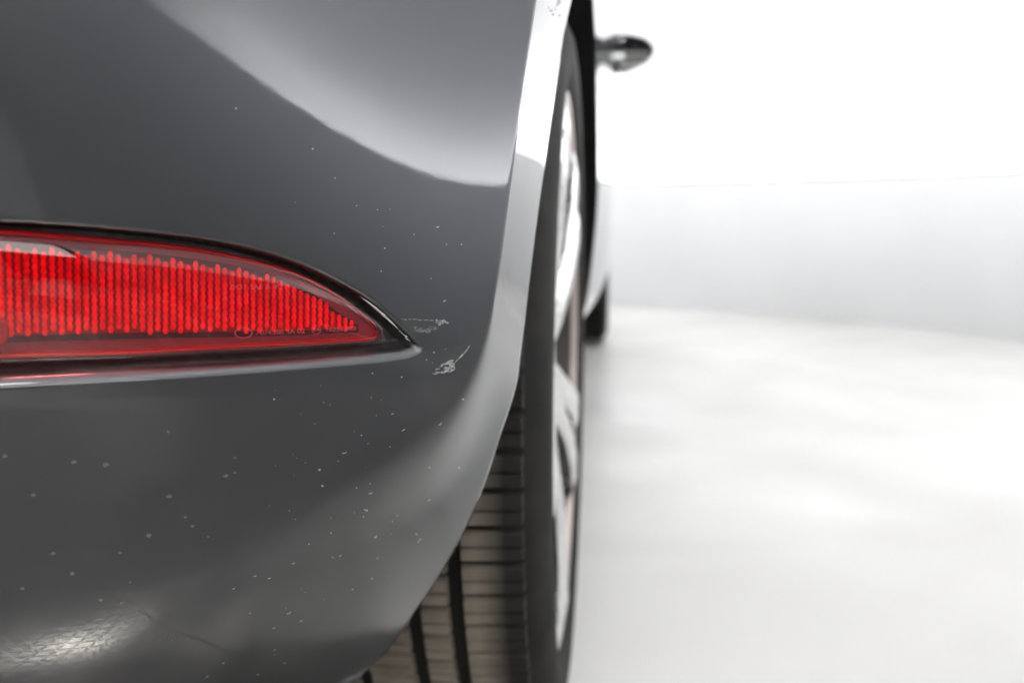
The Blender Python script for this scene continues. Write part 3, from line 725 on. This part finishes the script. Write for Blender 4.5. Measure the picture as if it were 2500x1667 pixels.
def wheel(cy, blocks=True, dx=0.):
    w_ = empty('wheel', (-.157, cy, WZ), car)
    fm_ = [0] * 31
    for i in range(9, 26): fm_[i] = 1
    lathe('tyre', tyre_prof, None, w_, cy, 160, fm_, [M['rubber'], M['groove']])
    rows_ = [(-.0615, -.1035, 0), (-.1125, -.133, .4), (-.142, -.176, .2), (-.185, -.204, .6), (-.213, -.25, 0)]
    pit = 2 * math.pi / NB
    if blocks:
        for x0, x1, ph in rows_[:3]:
            me = block(x1, x0, pit * .85)
            for k in range(NB):
                a = (k + ph) * pit
                inst('tread_block', me, Matrix.Translation((0, cy, WZ)) @ Matrix.Rotation(a, 4, 'X'), w_)
    V, F = [], []
    for x0, x1, ph in (rows_[3:] if blocks else rows_):
        me = block(x1, x0, pit * .85); vv = np.array([q.co[:] for q in me.vertices]); ff = [tuple(p.vertices) for p in me.polygons]
        for k in range(NB):
            a = (k + ph) * pit; ca, sa = math.cos(a), math.sin(a); b0 = len(V)
            V += [(x, cy + ca * y - sa * z, WZ + sa * y + ca * z) for x, y, z in vv]; F += [tuple(b0 + i for i in f_) for f_ in ff]
    o = mesh_obj('tread_rows', V, F, M['tread' if blocks else 'rubber'], w_, smooth=False); o['kind'] = 'stuff'
    # rim: lip, barrel, spokes, hub, disc
    lathe('rim_lip', [(-.066, .256), (-.060, .2615), (-.0545, .2635), (-.0525, .261), (-.0535, .2565), (-.060, .252)], M['barrel'], w_, cy, 96)
    lathe('rim', [(-.060, .252), (-.075, .249), (-.10, .244), (-.22, .236), (-.25, .258)], M['disc'], w_, cy, 96)
    lathe('brake_disc', [(-.115, .06), (-.112, .15), (-.13, .15)], M['disc'], w_, cy, 64)
    sp_prof = [(.045, -.073, .024), (.075, -.066, .019), (.13, -.058, .016), (.19, -.0535, .018), (.235, -.0525, .026), (.254, -.056, .034)]
    V, F = [], []
    for r, x, hw in sp_prof:
        V += [(x, -hw, r), (x + .004, -hw * .55, r), (x + .004, hw * .55, r), (x, hw, r), (x - .03, hw * .8, r), (x - .03, -hw * .8, r)]
    F = grid_faces(len(sp_prof), 6, 0, closed=True) + [(0, 1, 2, 3, 4, 5)]
    me = bpy.data.meshes.new('spoke'); me.from_pydata(V, [], F); me.materials.append(M['alloy']); me.update()
    for k in range(10):
        a = math.radians(90 + 36 * (k // 2) * 2 + (9 if k % 2 else -9) + SPIN)
        inst('spoke', me, Matrix.Translation((0, cy, WZ)) @ Matrix.Rotation(a, 4, 'X'), w_)
    lathe('hub_cap', [(-.10, .06), (-.074, .056), (-.068, .045), (-.065, .03), (-.0645, .002)], M['alloy'], w_, cy, 48)
    w_.location.x += dx
    return w_
SPIN = 6
wheel(WY, dx=.004); wheel(FY, False, .010)
# left-hand wheels, far side of the car
for cy in (WY, FY):
    w_ = empty('wheel', (2 * CX + .157, cy, WZ), car)
    lathe('tyre', [(2 * CX - x, r) for x, r in tyre_prof], M['rubber'], w_, cy, 64)

# ------------------------------------------------------------------ door mirror
mr = empty('side_mirror', (-.02, 2.98, .97), car)
def mshape(k):                                  # outline in (x, z), rounded triangle pointing outwards
    pts = [(-.022, 1.018), (-.012, 1.026), (.03, 1.022), (.062, 1.014), (.084, 1.001), (.096, .984), (.093, .965), (.073, .946), (.03, .927), (-.005, .915), (-.016, .922), (-.024, .945), (-.026, .98)]
    c = np.array([.02, .975]); p = dense(pts + [pts[0]], 5)[:-1]; return c + (p - c) * k + [0, -.012]
V = []; secs = [(2.975, .82), (2.962, .96), (2.958, 1.0), (2.966, 1.03), (3.0, 1.05), (3.05, .98), (3.09, .75), (3.11, .3)]
for Y, k in secs: V += [(x, Y, z) for x, z in mshape(k)]
n = len(mshape(1)); mesh_obj('mirror_housing', V, grid_faces(len(secs), n, 0, closed=True) + [tuple((len(secs) - 1) * n + i for i in range(n))], M['plastic'], mr)
V = []
for k in (.86, .7, .5, .35, .2, .01): V += [(x, 2.967 + .12 * (x - .03) ** 2 + .35 * (z - .985) ** 2 - (z - .975) * .150, z) for x, z in mshape(k)]
mesh_obj('mirror_glass', V, grid_faces(6, n, 0, closed=True), M['mirror'], mr)
bm = bmesh.new(); box_bm(bm, (-.045, 3.03, .925), (.08, .05, .022)); bmesh.ops.bevel(bm, geom=bm.edges[:], offset=.01, segments=2, affect='EDGES')
bm_obj('mirror_foot', bm, M['paint'], mr, True)
